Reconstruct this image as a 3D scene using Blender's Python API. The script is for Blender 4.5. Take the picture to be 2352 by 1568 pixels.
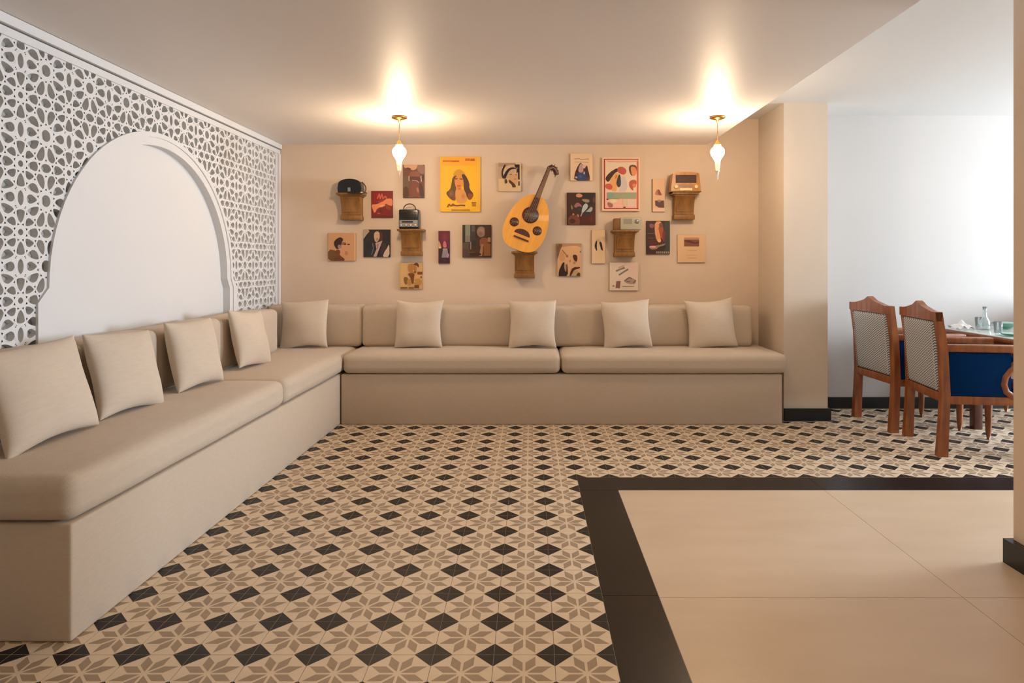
import bpy, math, random
from mathutils import Vector, Matrix, Euler
for o in list(bpy.data.objects): bpy.data.objects.remove(o)
S = bpy.context.scene
COL = S.collection
R = math.radians
PI = math.pi

# ---------------------------------------------------------------- camera, world, lights, exposure
FPX, VX, VY, CH = 1505.0, 1220.0, 605.0, 1.295      # focal length in px, vanishing point, eye height
cam_d = bpy.data.cameras.new('camera'); cam = bpy.data.objects.new('camera', cam_d); COL.objects.link(cam)
cam.location = (0, 0, CH); cam.rotation_euler = (R(90), 0, 0)
cam_d.sensor_width = 36; cam_d.lens = 36*FPX/2352
cam_d.shift_x = -(VX-1176)/2352; cam_d.shift_y = -(784-VY)/2352
cam_d.clip_start = .05
S.camera = cam
S.view_settings.view_transform = 'Standard'; S.view_settings.look = 'None'
S.view_settings.gamma = 1; S.view_settings.use_curve_mapping = False
S.view_settings.exposure = 0.2

W = bpy.data.worlds.new('world'); S.world = W; W.use_nodes = True
W.node_tree.nodes['Background'].inputs[0].default_value = (.75, .86, 1, 1)
W.node_tree.nodes['Background'].inputs[1].default_value = 1.0

def area(name, loc, direction, sx, sy, power, color):
    l = bpy.data.lights.new(name, 'AREA'); l.shape = 'RECTANGLE'; l.size = sx; l.size_y = sy
    l.energy = power; l.color = color
    o = bpy.data.objects.new(name, l); COL.objects.link(o); o.location = loc
    o.rotation_euler = Vector(direction).to_track_quat('-Z', 'Y').to_euler()
    return o
# daylight entering by the dining room window; unseen warm fill added behind the camera
area('window_daylight', (7.33, 4.05, 1.62), (-1, 0, 0), 2.2, 1.45, 395, (.77, .88, 1))
area('front_fill', (-.2, -2.85, 1.5), (0, 1, 0), 3.6, 2.0, 9, (1, .88, .76))
area('ceiling_downlight', (-.3, .2, 2.37), (0, 0, -1), 2.4, 1.0, 8, (1, .80, .60))
area('ceiling_downlight', (.5, 1.9, 2.37), (0, 0, -1), .5, .5, 9, (1, .78, .56))

# ---------------------------------------------------------------- helpers
def lin(c):
    return tuple(((v/255)/12.92 if v/255 <= .04045 else ((v/255+.055)/1.055)**2.4) for v in c)
def mat(name, col, rough=.6, metal=0, noise=0, nscale=8, bump=0, bscale=60, stretch=None, col2=None, spec=None, emit=0, coat=0, srgb=True):
    m = bpy.data.materials.new(name); m.use_nodes = True
    N = m.node_tree.nodes; L = m.node_tree.links; b = N['Principled BSDF']
    c = lin(col) if srgb else col
    b.inputs['Base Color'].default_value = (*c, 1)
    b.inputs['Roughness'].default_value = rough; b.inputs['Metallic'].default_value = metal
    if spec is not None: b.inputs['Specular IOR Level'].default_value = spec
    if coat: b.inputs['Coat Weight'].default_value = coat
    if emit:
        b.inputs['Emission Color'].default_value = (*c, 1); b.inputs['Emission Strength'].default_value = emit
    if noise or bump or col2:
        tc = N.new('ShaderNodeTexCoord'); mp = N.new('ShaderNodeMapping')
        L.new(tc.outputs['Object'], mp.inputs[0])
        if stretch: mp.inputs['Scale'].default_value = stretch
    if noise or col2:
        n = N.new('ShaderNodeTexNoise'); n.inputs['Scale'].default_value = nscale; n.inputs['Detail'].default_value = 6
        L.new(mp.outputs[0], n.inputs[0])
        r = N.new('ShaderNodeValToRGB'); r.color_ramp.elements[0].position = .3; r.color_ramp.elements[1].position = .7
        c2 = lin(col2) if col2 else tuple(v*(1-noise) for v in c)
        r.color_ramp.elements[0].color = (*c2, 1); r.color_ramp.elements[1].color = (*c, 1)
        L.new(n.outputs[0], r.inputs[0]); L.new(r.outputs[0], b.inputs['Base Color'])
    if bump:
        n2 = N.new('ShaderNodeTexNoise'); n2.inputs['Scale'].default_value = bscale; n2.inputs['Detail'].default_value = 3
        L.new(mp.outputs[0], n2.inputs[0])
        bp = N.new('ShaderNodeBump'); bp.inputs['Strength'].default_value = bump; bp.inputs['Distance'].default_value = .002
        L.new(n2.outputs[0], bp.inputs['Height']); L.new(bp.outputs[0], b.inputs['Normal'])
    return m

M = {}
M['white'] = mat('white_paint', (222, 223, 224), .55, noise=.02, nscale=3)
M['backing'] = mat('grey_backing', (188, 186, 178), .8)
M['wall'] = mat('beige_wall_paint', (222, 201, 180), .75, noise=.05, nscale=2.5, bump=.08, bscale=120)
M['wall_col'] = mat('column_paint', (208, 192, 173), .75, noise=.04, nscale=2.5, bump=.08, bscale=120)
M['wall_din'] = mat('pale_wall_paint', (194, 189, 184), .75, noise=.03, nscale=2)
M['ceil'] = mat('ceiling_paint', (232, 226, 221), .48, noise=.02, nscale=1.5)
M['ceil_hi'] = mat('white_ceiling_paint', (206, 205, 203), .6)
M['black_stone'] = mat('black_granite', (27, 22, 20), .3, spec=.3, col2=(18, 15, 14), nscale=30)
M['skirt'] = mat('black_skirting', (16, 15, 15), .35)
M['grout'] = mat('cement_grout', (176, 162, 145), .9)
M['t_light'] = mat('cement_cream', (226, 205, 178), .42, noise=.09, nscale=9)
M['t_mid'] = mat('cement_taupe', (166, 144, 120), .45, noise=.12, nscale=12)
M['t_dark'] = mat('cement_black', (30, 27, 26), .45, spec=.35, noise=.25, nscale=20)
M['slab'] = mat('beige_porcelain', (209, 187, 161), .36, col2=(201, 178, 151), nscale=2.2, stretch=(1, 3, 1))
def fabric(name, col, col2):
    m = mat(name, col, .95, spec=.15)
    N = m.node_tree.nodes; L = m.node_tree.links; b = N['Principled BSDF']
    tc = N.new('ShaderNodeTexCoord'); n = N.new('ShaderNodeTexNoise'); n.inputs['Scale'].default_value = 24; n.inputs['Detail'].default_value = 8
    mp = N.new('ShaderNodeMapping'); mp.inputs['Scale'].default_value = (1, 1, 4)
    L.new(tc.outputs['Object'], mp.inputs[0]); L.new(mp.outputs[0], n.inputs[0])
    r = N.new('ShaderNodeValToRGB'); r.color_ramp.elements[0].position = .35; r.color_ramp.elements[1].position = .65
    r.color_ramp.elements[0].color = (*lin(col2), 1); r.color_ramp.elements[1].color = (*lin(col), 1)
    L.new(n.outputs[0], r.inputs[0]); L.new(r.outputs[0], b.inputs['Base Color'])
    w = N.new('ShaderNodeTexNoise'); w.inputs['Scale'].default_value = 260; w.inputs['Detail'].default_value = 2
    L.new(tc.outputs['Object'], w.inputs[0])
    bp = N.new('ShaderNodeBump'); bp.inputs['Strength'].default_value = .35; bp.inputs['Distance'].default_value = .002
    L.new(w.outputs[0], bp.inputs['Height']); L.new(bp.outputs[0], b.inputs['Normal'])
    b.inputs['Sheen Weight'].default_value = .15
    return m
M['fabric'] = fabric('beige_linen', (200, 184, 165), (197, 180, 160))
M['pillow'] = fabric('pale_linen', (209, 194, 176), (206, 190, 171))
M['wood'] = mat('warm_teak', (156, 88, 36), .42, col2=(116, 58, 20), nscale=5, stretch=(6, 6, 1), coat=.2)
M['oak'] = mat('golden_oak', (148, 102, 48), .5, col2=(116, 76, 32), nscale=5, stretch=(6, 6, 1))
M['oud_face'] = mat('spruce_face', (243, 172, 72), .4, col2=(226, 160, 68), nscale=4, stretch=(8, 1, 1), coat=.2)
M['oud_dark'] = mat('walnut_neck', (92, 48, 30), .4, noise=.3, nscale=8)
M['oud_board'] = mat('fingerboard_wood', (146, 112, 84), .4, noise=.2, nscale=10)
M['rosette'] = mat('rosette_fretwork', (110, 96, 62), .5, col2=(60, 34, 26), nscale=60)
M['dark'] = mat('dark_recess', (34, 22, 16), .7)
M['blackp'] = mat('black_bakelite', (20, 18, 18), .25)
M['silver'] = mat('silver_panel', (150, 146, 140), .35, metal=.6)
M['cream'] = mat('cream_enamel', (226, 200, 150), .4)
M['grille'] = mat('brown_grille', (70, 32, 14), .6, noise=.3, nscale=40)
M['gold_oak'] = mat('honey_veneer', (190, 126, 48), .35, col2=(152, 94, 32), nscale=5, stretch=(4, 4, 1), coat=.3)
M['greygreen'] = mat('grey_green_plastic', (176, 168, 144), .5)
M['brass'] = mat('brass', (196, 148, 74), .3, metal=1)
M['blue'] = mat('navy_velvet', (0, 42, 88), .95, spec=.1, bump=.2, bscale=200)
M['nail'] = mat('nickel_nailhead', (220, 215, 205), .25, metal=.8)
M['cloth'] = mat('white_napkin', (238, 240, 240), .8)
M['tabletop'] = mat('glass_top_pale_reflection', (206, 212, 208), .12, noise=.06, nscale=6)  # opaque stand-in for glass, its whitish reflection put into the colour
M['glow'] = mat('lit_lamp_glass', (255, 222, 182), .4, emit=195)
def glassm(name, col, tr=.9, rough=.03):
    m = mat(name, col, rough); b = m.node_tree.nodes['Principled BSDF']
    b.inputs['Transmission Weight'].default_value = tr; b.inputs['IOR'].default_value = 1.45
    return m
M['glass'] = glassm('clear_glass', (240, 248, 248))
M['greenglass'] = glassm('green_glass', (150, 205, 185), .8)
M['stemglass'] = glassm('lamp_stem_glass', (255, 240, 220), .6, .15)
# woven grey chair-back cloth with a small zigzag
m = mat('zigzag_cloth', (170, 164, 156), .9)
N = m.node_tree.nodes; L = m.node_tree.links; b = N['Principled BSDF']
tc = N.new('ShaderNodeTexCoord'); sx = N.new('ShaderNodeSeparateXYZ'); L.new(tc.outputs['Object'], sx.inputs[0])
def mth(op, a, bb=None):
    n = N.new('ShaderNodeMath'); n.operation = op
    for i, v in enumerate((a, bb)):
        if v is None: continue
        if isinstance(v, (int, float)): n.inputs[i].default_value = v
        else: L.new(v, n.inputs[i])
    return n.outputs[0]
zz = mth('PINGPONG', mth('MULTIPLY', sx.outputs['Y'], 60), 1)
st = mth('FRACT', mth('ADD', mth('MULTIPLY', sx.outputs['Z'], 55), mth('MULTIPLY', zz, .9)))
cr = N.new('ShaderNodeValToRGB'); cr.color_ramp.elements[0].position = .42; cr.color_ramp.elements[1].position = .55
cr.color_ramp.elements[0].color = (*lin((88, 88, 94)), 1); cr.color_ramp.elements[1].color = (*lin((204, 205, 208)), 1)
L.new(st, cr.inputs[0]); L.new(cr.outputs[0], b.inputs['Base Color'])
M['zigzag'] = m
# flat print material reads the mesh colours of each picture
m = mat('printed_paper', (200, 200, 200), .55)
N = m.node_tree.nodes; L = m.node_tree.links
at = N.new('ShaderNodeAttribute'); at.attribute_name = 'Col'
L.new(at.outputs['Color'], N['Principled BSDF'].inputs['Base Color'])
M['print'] = m

class MB:
    def __init__(s): s.v = []; s.f = []; s.m = []; s.sm = []
    def add(s, vs, fs, mi=0, smooth=False):
        k = len(s.v); s.v += [tuple(p) for p in vs]
        for f in fs: s.f.append(tuple(i+k for i in f)); s.m.append(mi); s.sm.append(smooth)
        return s
    def box(s, x0, x1, y0, y1, z0, z1, mi=0, bev=0):
        if bev:
            return s.rbox(x0, x1, y0, y1, z0, z1, bev, mi, n=2)
        v = [(x, y, z) for z in (z0, z1) for y in (y0, y1) for x in (x0, x1)]
        return s.add(v, [(0, 2, 3, 1), (4, 5, 7, 6), (0, 1, 5, 4), (2, 6, 7, 3), (0, 4, 6, 2), (1, 3, 7, 5)], mi)
    def rbox(s, x0, x1, y0, y1, z0, z1, r, mi=0, n=4, crown=(0, 0, 0), mid=0, wob=0, seed=0):
        c = ((x0+x1)/2, (y0+y1)/2, (z0+z1)/2); h = ((x1-x0)/2, (y1-y0)/2, (z1-z0)/2)
        r = min(r, *[q*.98 for q in h])
        def samp(hh):
            a = [-hh + r*(1-math.cos(PI/2*i/n)) for i in range(n+1)] if r else [-hh]
            b = [-p for p in reversed(a)]
            k = mid; m_ = [a[-1] + (b[0]-a[-1])*(i+1)/(k+1) for i in range(k)]
            return a+m_+b
        idx = {}
        def vert(p):
            key = tuple(round(q, 6) for q in p)
            if key in idx: return idx[key]
            inn = [max(-(h[i]-r), min(h[i]-r, p[i])) for i in range(3)]
            d = Vector([p[i]-inn[i] for i in range(3)])
            q = Vector(inn) + (d.normalized()*r if d.length > 1e-9 else d)
            u = [q[i]/h[i] for i in range(3)]
            for a in range(3):
                if crown[a]:
                    o1, o2 = [i for i in range(3) if i != a]
                    q[a] += crown[a]*(1-abs(u[o1])**3)*(1-abs(u[o2])**3)*(1 if u[a] > 0 else -1)*abs(u[a])
            if wob:
                q[0] += wob*math.sin(q[1]*9+seed)*abs(u[2]); q[2] += wob*math.sin(q[0]*7+q[1]*5+seed*2)*max(0, u[2])
            idx[key] = len(s.v); s.v.append((q[0]+c[0], q[1]+c[1], q[2]+c[2])); return idx[key]
        sa = [samp(q) for q in h]
        for a in range(3):
            o1, o2 = [(1, 2), (2, 0), (0, 1)][a]
            for sg in (-1, 1):
                for i in range(len(sa[o1])-1):
                    for j in range(len(sa[o2])-1):
                        f = []
                        for (di, dj) in ((0, 0), (1, 0), (1, 1), (0, 1)):
                            p = [0, 0, 0]; p[a] = sg*h[a]; p[o1] = sa[o1][i+di]; p[o2] = sa[o2][j+dj]; f.append(vert(p))
                        if sg < 0: f.reverse()
                        if len(set(f)) > 2:
                            g = []
                            for q in f:
                                if q not in g: g.append(q)
                            s.f.append(tuple(g)); s.m.append(mi); s.sm.append(True)
        return s
    def prism(s, poly, axis, a, b, mi=0, smooth=False):
        # poly: 2-D outline in the two other axes in order
        def P(p, t): q = list(p); q.insert(axis, t); return tuple(q)
        n = len(poly)
        s.add([P(p, a) for p in poly]+[P(p, b) for p in poly],
              [tuple(range(n)), tuple(range(2*n-1, n-1, -1))], mi)
        s.add([P(p, a) for p in poly]+[P(p, b) for p in poly], [(i, i+n, (i+1) % n+n, (i+1) % n) for i in range(n)], mi, smooth)
        return s
    def lathe(s, prof, cx, cy, n=20, mi=0):
        vs = []; fs = []
        for (r, z) in prof:
            for k in range(n): vs.append((cx+r*math.cos(2*PI*k/n), cy+r*math.sin(2*PI*k/n), z))
        for i in range(len(prof)-1):
            for k in range(n): fs.append((i*n+k, i*n+(k+1) % n, (i+1)*n+(k+1) % n, (i+1)*n+k))
        fs.append(tuple(range(n-1, -1, -1))); fs.append(tuple((len(prof)-1)*n+k for k in range(n)))
        return s.add(vs, fs, mi, True)
    def tube(s, path, r, n=8, mi=0):
        vs = []; fs = []; path = [Vector(p) for p in path]
        for i, p in enumerate(path):
            t = (path[min(i+1, len(path)-1)]-path[max(i-1, 0)]).normalized()
            a = t.cross(Vector((0, 1, 0)) if abs(t.y) < .9 else Vector((1, 0, 0))).normalized(); b_ = t.cross(a)
            rr = r[i] if isinstance(r, (list, tuple)) else r
            for k in range(n): vs.append(p+(a*math.cos(2*PI*k/n)+b_*math.sin(2*PI*k/n))*rr)
        for i in range(len(path)-1):
            for k in range(n): fs.append((i*n+k, i*n+(k+1) % n, (i+1)*n+(k+1) % n, (i+1)*n+k))
        fs.append(tuple(range(n))); fs.append(tuple((len(path)-1)*n+k for k in range(n-1, -1, -1)))
        return s.add(vs, fs, mi, True)
    def build(s, name, mats, parent=None, org=(0, 0, 0)):
        me = bpy.data.meshes.new(name)
        me.from_pydata([(x-org[0], y-org[1], z-org[2]) for x, y, z in s.v], [], s.f)
        if not isinstance(mats, (list, tuple)): mats = [mats]
        for q in mats: me.materials.append(M[q] if isinstance(q, str) else q)
        me.polygons.foreach_set('material_index', s.m); me.polygons.foreach_set('use_smooth', s.sm)
        me.update()
        o = bpy.data.objects.new(name, me); COL.objects.link(o)
        if parent: o.parent = parent
        elif org != (0, 0, 0): o.location = org
        return o
def tag(o, label=None, cat=None, group=None, kind=None):
    if label: o['label'] = label
    if cat: o['category'] = cat
    if group: o['group'] = group
    if kind: o['kind'] = kind
    return o
def struct(o): o['kind'] = 'structure'; return o
def thing(name, loc, label, cat, group=None, rz=0):
    o = bpy.data.objects.new(name, None); COL.objects.link(o); o.location = loc; o.rotation_euler = (0, 0, rz)
    o.empty_display_size = .1
    return tag(o, label, cat, group)
def copy_tree(o, parent=None):
    c = o.copy(); COL.objects.link(c)
    if parent: c.parent = parent
    for ch in [q for q in bpy.data.objects if q.parent == o]: copy_tree(ch, c)
    return c

# ---------------------------------------------------------------- room shell
XL, YB, ZC, ZH, XE = -2.31, 6.015, 2.386, 2.62, 1.615
XCOL0, XCOL1, YCOL, YDIN, XR = 2.087, 2.45, 5.414, 5.87, 7.4
XP, YP = 2.083, 2.83
wl = struct(MB().box(XL-.20, XL-.056, -3, YB+.1, 0, ZH+.1).build('wall_left', 'white'))
struct(MB().box(XL-.2, XCOL0, YB, YB+.14, 0, ZH+.1).build('wall_back', 'wall'))
struct(MB().box(XCOL0, XCOL1, YCOL, YB+.14, 0, ZH+.1).build('wall_column', 'wall_col'))
struct(MB().box(XCOL1, XR+.2, YDIN, YDIN+.14, 0, ZH+.1).build('wall_dining', 'wall_din'))
struct(MB().box(XP, XP+.22, -3, YP, 0, ZH+.1).build('wall_right', 'wall'))
struct(MB().box(XL-.2, XR+.2, -3.14, -3, 0, ZH+.1).build('wall_front', 'wall'))
wy0, wy1, wz0, wz1 = 2.9, 5.2, .85, 2.4
w = MB()
w.box(XR, XR+.14, -3, wy0, 0, ZH+.1); w.box(XR, XR+.14, wy1, YDIN, 0, ZH+.1)
w.box(XR, XR+.14, wy0, wy1, 0, wz0); w.box(XR, XR+.14, wy0, wy1, wz1, ZH+.1)
struct(w.build('wall_window_side', 'wall_din'))
win = struct(MB().box(XR+.03, XR+.09, wy0, wy1, wz0, wz0+.05).box(XR+.03, XR+.09, wy0, wy1, wz1-.05, wz1)
             .box(XR+.03, XR+.09, wy0, wy0+.05, wz0+.05, wz1-.05).box(XR+.03, XR+.09, wy1-.05, wy1, wz0+.05, wz1-.05)
             .box(XR+.03, XR+.09, 4.02, 4.08, wz0+.05, wz1-.05).build('window_1', 'white'))
for a, b_ in ((wy0+.05, 4.02), (4.08, wy1-.05)):
    MB().box(XR+.055, XR+.062, a, b_, wz0+.05, wz1-.05).build('pane', 'glass', win)
struct(MB().box(XL-.2, XE, -3, YB+.1, ZC, ZH+.1).build('ceiling', 'ceil'))
struct(MB().box(XE, XR+.2, -3, YB+.1, ZH, ZH+.1).build('ceiling_dining', 'ceil_hi'))
struct(MB().box(XCOL0-.001, XCOL1+.02, YCOL-.02, YCOL, 0, .1).box(XCOL1, XCOL1+.02, YCOL, YDIN, 0, .1).build('baseboard_column', 'skirt'))
struct(MB().box(XCOL1+.02, XR, YDIN-.02, YDIN, 0, .1).build('baseboard_back', 'skirt'))
struct(MB().box(XP-.035, XP, -3, YP+.015, 0, .104).box(XP, XP+.22, YP, YP+.015, 0, .104).build('baseboard_right', 'skirt'))

# ---------------------------------------------------------------- floor: cement tiles, granite border, porcelain slabs
floor = struct(MB().box(XL-.2, XR+.2, -3.1, YB+.1, -.06, -.0025).build('floor', 'grout'))
GX, GY, T = .277, 3.97, .2
def tile_mesh(mb, ox=0, oy=0, thick=.0024):
    h = T/2-.0009
    mb.add([(ox+x, oy+y, z) for z in (-thick, 0) for (x, y) in ((-h, -h), (h, -h), (h, h), (-h, h))],
           [(4, 5, 6, 7), (0, 1, 5, 4), (1, 2, 6, 5), (2, 3, 7, 6), (3, 0, 4, 7)], 0)
    z = .0003; s = .2929*T; q = .7071*s; g = .0021
    for sx_ in (-1, 1):
        for sy_ in (-1, 1):
            X = sx_*h; Y = sy_*h; d = .305*T
            f = [(X, Y), (X-sx_*d, Y), (X, Y-sy_*d)]
            if sx_*sy_ < 0: f.reverse()
            mb.add([(ox+a, oy+b_, z) for a, b_ in f], [(0, 1, 2)], 2)
    for k in range(8):                       # eight petals of the star
        a0 = k*PI/4; a1 = a0+PI/4
        e0 = Vector((math.cos(a0), math.sin(a0))); e1 = Vector((math.cos(a1), math.sin(a1)))
        P = [Vector((0, 0)), e0*s, (e0+e1)*s, e1*s]; c = sum(P, Vector((0, 0)))/4
        u = .78
        pts = [c+(p-c)*u for p in P]
        pts = [Vector((max(-h, min(h, p.x)), max(-h, min(h, p.y)))) for p in pts]
        mb.add([(ox+p.x, oy+p.y, z) for p in pts], [(0, 1, 2, 3)], 1)
TM = ['t_light', 't_mid', 't_dark']
cells = []
def px_of(x, y, z=0): return (VX+FPX*x/y, VY+FPX*(CH-z)/y)
for i in range(-14, 38):
    for j in range(-35, 12):
        x = GX-T/2+T*i; y = GY+T/2+T*j
        if x < XL-.06 or x > XR: continue
        if y < GY and x > GX: continue
        if y < -2.95 or y > YDIN+.05: continue
        if y > 5.45 and x < XCOL1: continue
        if x < -1.68 and y > 2.34: continue
        vis = False
        if y > 1.7:
            u, v = px_of(x, y)
            vis = -90 < u < 2345 and v < 1640 and not (x < -1.6 and y > 2.3) and not (y > 5.35 and x < XCOL0)
        cells.append((0 if vis else 1, y if y > 0 else 50-y, x, y))
cells.sort()
tm = MB(); tile_mesh(tm); first = tm.build('tile', TM, floor)
rest = MB(); kk = 0
for c in cells:
    if c[0] == 0 and kk < 300:
        o = first if kk == 0 else bpy.data.objects.new('tile', first.data)
        if kk: COL.objects.link(o); o.parent = floor
        o.location = (c[2], c[3], 0); kk += 1
    else: tile_mesh(rest, c[2], c[3])
tag(rest.build('tile_field', TM, floor), kind='stuff')
BY, BX = 3.745, .497
g = .0012
xs = [BX, 1.675, 2.855, 4.035, 5.2, XR]
ys = [BY, 2.54, 1.335, .13, -1.075, -2.28, -3]
def slabp(name, x0, x1, y0, y1, m_): MB().box(x0+g, x1-g, y0+g, y1-g, -.0024, 0).build(name, m_, floor)
for i in range(5):
    slabp('border_slab', (GX if i == 0 else xs[i]), xs[i+1], BY, GY, 'black_stone')
    for j in range(6): slabp('floor_slab', xs[i], xs[i+1], ys[j+1], ys[j], 'slab')
ysb = [BY, 2.556, 1.36, .16, -1.04, -2.24, -3]
for j in range(6): slabp('border_slab', GX, BX, ysb[j+1], ysb[j], 'black_stone')

# ---------------------------------------------------------------- carved screen on the left wall
scr = thing('carved_screen', (XL, 4.09, 0), 'white pierced star-pattern screen with a plain arched niche on the left wall', 'screen')
OR = (XL, 4.09, 0)
AY, AZ, AR = 4.09, 1.15, .885
PT = .31; ZR, YR = 2.212, 3.12
sites = [(0, 0, .022)]
for k in range(10): a = k*PI/5; sites.append((.1*math.cos(a), .1*math.sin(a), .0088))
sites.append((.155, .155, .020))
for k in range(8): a = k*PI/4; sites.append((.155+.069*math.cos(a), .155+.069*math.sin(a), .0088))
sites += [(.155, 0, .0105), (0, .155, .0105)]
allp = [(x+i*PT, y+j*PT) for x, y, _ in sites for i in (-1, 0, 1) for j in (-1, 0, 1)]
def clip(poly, nx, ny, d):       # keep n.p <= d
    out = []
    for i in range(len(poly)):
        p, q = poly[i], poly[(i+1) % len(poly)]
        a = nx*p[0]+ny*p[1]-d; b_ = nx*q[0]+ny*q[1]-d
        if a <= 0: out.append(p)
        if (a < 0 < b_) or (b_ < 0 < a): t = a/(a-b_); out.append((p[0]+(q[0]-p[0])*t, p[1]+(q[1]-p[1])*t))
    res = []
    for p in out:
        if not res or abs(p[0]-res[-1][0])+abs(p[1]-res[-1][1]) > 1e-5: res.append(p)
    if len(res) > 1 and abs(res[0][0]-res[-1][0])+abs(res[0][1]-res[-1][1]) < 1e-5: res.pop()
    return res
def parea(p): return .5*sum(p[i][0]*p[(i+1) % len(p)][1]-p[(i+1) % len(p)][0]*p[i][1] for i in range(len(p)))
base_cells = []
for x, y, ins in sites:
    poly = [(x-.12, y-.12), (x+.12, y-.12), (x+.12, y+.12), (x-.12, y+.12)]
    for (a, b_) in allp:
        dx, dy = a-x, b_-y; d = math.hypot(dx, dy)
        if d < 1e-6 or d > .26: continue
        poly = clip(poly, dx/d, dy/d, (dx*(a+x)/2+dy*(b_+y)/2)/d)
    base_cells.append((x, y, ins, poly))
def inset(poly, d):
    out = poly
    for i in range(len(poly)):
        p, q = poly[i], poly[(i+1) % len(poly)]
        ex, ey = q[0]-p[0], q[1]-p[1]; l = math.hypot(ex, ey)
        if l < 1e-6: continue
        nx, ny = ey/l, -ex/l
        out = clip(out, nx, ny, nx*p[0]+ny*p[1]-d)
        if len(out) < 3: return []
    return out
def cut(poly, fn):
    out = []
    for i in range(len(poly)):
        p, q = poly[i], poly[(i+1) % len(poly)]; l = math.hypot(q[0]-p[0], q[1]-p[1])
        t = fn(l)/max(l, 1e-9)
        out.append((p[0]+(q[0]-p[0])*t, p[1]+(q[1]-p[1])*t)); out.append((q[0]-(q[0]-p[0])*t, q[1]-(q[1]-p[1])*t))
    return out
SY0, SY1, SZ0, SZ1 = 1.0, 5.95, .62, 2.315
lat = MB(); XB = XL-.032
for ci in range(-8, 11):
    for cj in range(-6, 2):
        oy = YR+ci*PT; oz = ZR+cj*PT
        for (x, y, ins, poly) in base_cells:
            cy, cz = oy+x, oz+y
            p = [(oy+a, oz+b_) for a, b_ in poly]
            for (nx, ny, d) in ((-1, 0, -SY0), (1, 0, SY1), (0, -1, -SZ0), (0, 1, SZ1)):
                p = clip(p, nx, ny, d)
                if len(p) < 3: break
            if len(p) < 3: continue
            if cz > AZ+.03:
                dx, dz = cy-AY, cz-AZ; l = math.hypot(dx, dz)
                if l < .82: continue
                p = clip(p, -dx/l, -dz/l, -(dx*AY+dz*AZ)/l-.925)
            else:
                if abs(cy-AY) < .9: continue
                sg = 1 if cy > AY else -1
                p = clip(p, -sg, 0, -sg*AY-.985)
            if len(p) < 3 or parea(p) < 2e-5: continue
            outer = cut(p, lambda l: min(.0072, .34*l))
            hole = inset(p, ins)
            if len(hole) < 3 or parea(hole) < 6e-5:
                n = len(outer); lat.add([(XL, a, b_) for a, b_ in outer], [tuple(range(n))]); continue
            hole = cut(cut(hole, lambda l: .3*l), lambda l: .25*l)
            hx = sum(q[0] for q in hole)/len(hole); hz = sum(q[1] for q in hole)/len(hole)
            ang = lambda q: math.atan2(q[1]-hz, q[0]-hx)
            A = sorted(outer, key=ang); B = sorted(hole, key=ang); na, nb = len(A), len(B)
            vs = [(XL, a, b_) for a, b_ in A]+[(XL, a, b_) for a, b_ in B]+[(XB, a, b_) for a, b_ in B]
            fs = []; i = j = 0
            def aa(Q, n, k): return ang(Q[k % n])+2*PI*(k//n)
            while i < na or j < nb:
                if j >= nb or (i < na and aa(A, na, i+1) < aa(B, nb, j+1)):
                    fs.append((i % na, (i+1) % na, na+j % nb)); i += 1
                else:
                    fs.append((i % na, na+(j+1) % nb, na+j % nb)); j += 1
            lat.add(vs, fs)
            lat.add(vs, [(na+k, na+(k+1) % nb, na+nb+(k+1) % nb, na+nb+k) for k in range(nb)])
tag(lat.build('lattice', 'white', scr, OR))
# arch outline
def arch(r, wlow, z0):
    pts = [(AY-wlow, z0), (AY-wlow, AZ-.04), (AY-r, AZ+.03)]
    n = 40
    for k in range(1, n): a = PI-PI*k/n; pts.append((AY+r*math.cos(a), AZ+r*math.sin(a)*.985+.03*(1-math.sin(a))))
    pts += [(AY+r, AZ+.03), (AY+wlow, AZ-.04), (AY+wlow, z0)]
    return pts
MB().prism(arch(AR+.03, .96, .45), 0, XL-.052, XL-.048, 0).build('arch_panel', 'white', scr, OR)
MB().prism([(SY0, .45)]+arch(AR+.02, .945, .45)+[(YB-.02, .45), (YB-.02, ZC-.005), (SY0, ZC-.005)], 0, XL-.036, XL-.0325).build('backing_panel', 'backing', scr, OR)
MB().box(XL-.0555, XL-.053, SY0, YB-.02, .4, ZC-.005).build('wall_plate', 'white', scr, OR)
a_in, a_mid, a_out = arch(AR, .925, .45), arch(AR+.05, .975, .45), arch(.965, 1.035, .45)
def band(A, B, xa, xb, mb):
    n = len(A); vs = [(xa, *p) for p in A]+[(xb, *p) for p in B]
    mb.add(vs, [(k, k+1, n+k+1, n+k) for k in range(n-1)])
tr = MB()
band(a_in, a_in, XL-.049, XL+.004, tr); band(a_in, a_mid, XL+.004, XL+.004, tr); band(a_mid, a_mid, XL+.004, XL+.012, tr)
band(a_mid, a_out, XL+.012, XL+.012, tr); band(a_out, a_out, XL+.012, XL, tr)
tr.build('arch_trim', 'white', scr, OR)
for nm, z0, z1, pr in (('top_rail', ZC-.045, ZC-.002, .026), ('top_rail', ZC-.09, ZC-.052, .008)):
    MB().box(XL-.045, XL+pr, SY0, YB-.004, z0, z1).build(nm, 'white', scr, OR)
MB().box(XL-.045, XL+.014, YB-.05, YB-.004, .6, ZC-.092).box(XL-.045, XL+.004, YB-.1, YB-.055, .6, ZC-.092).build('side_rail', 'white', scr, OR)

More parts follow.
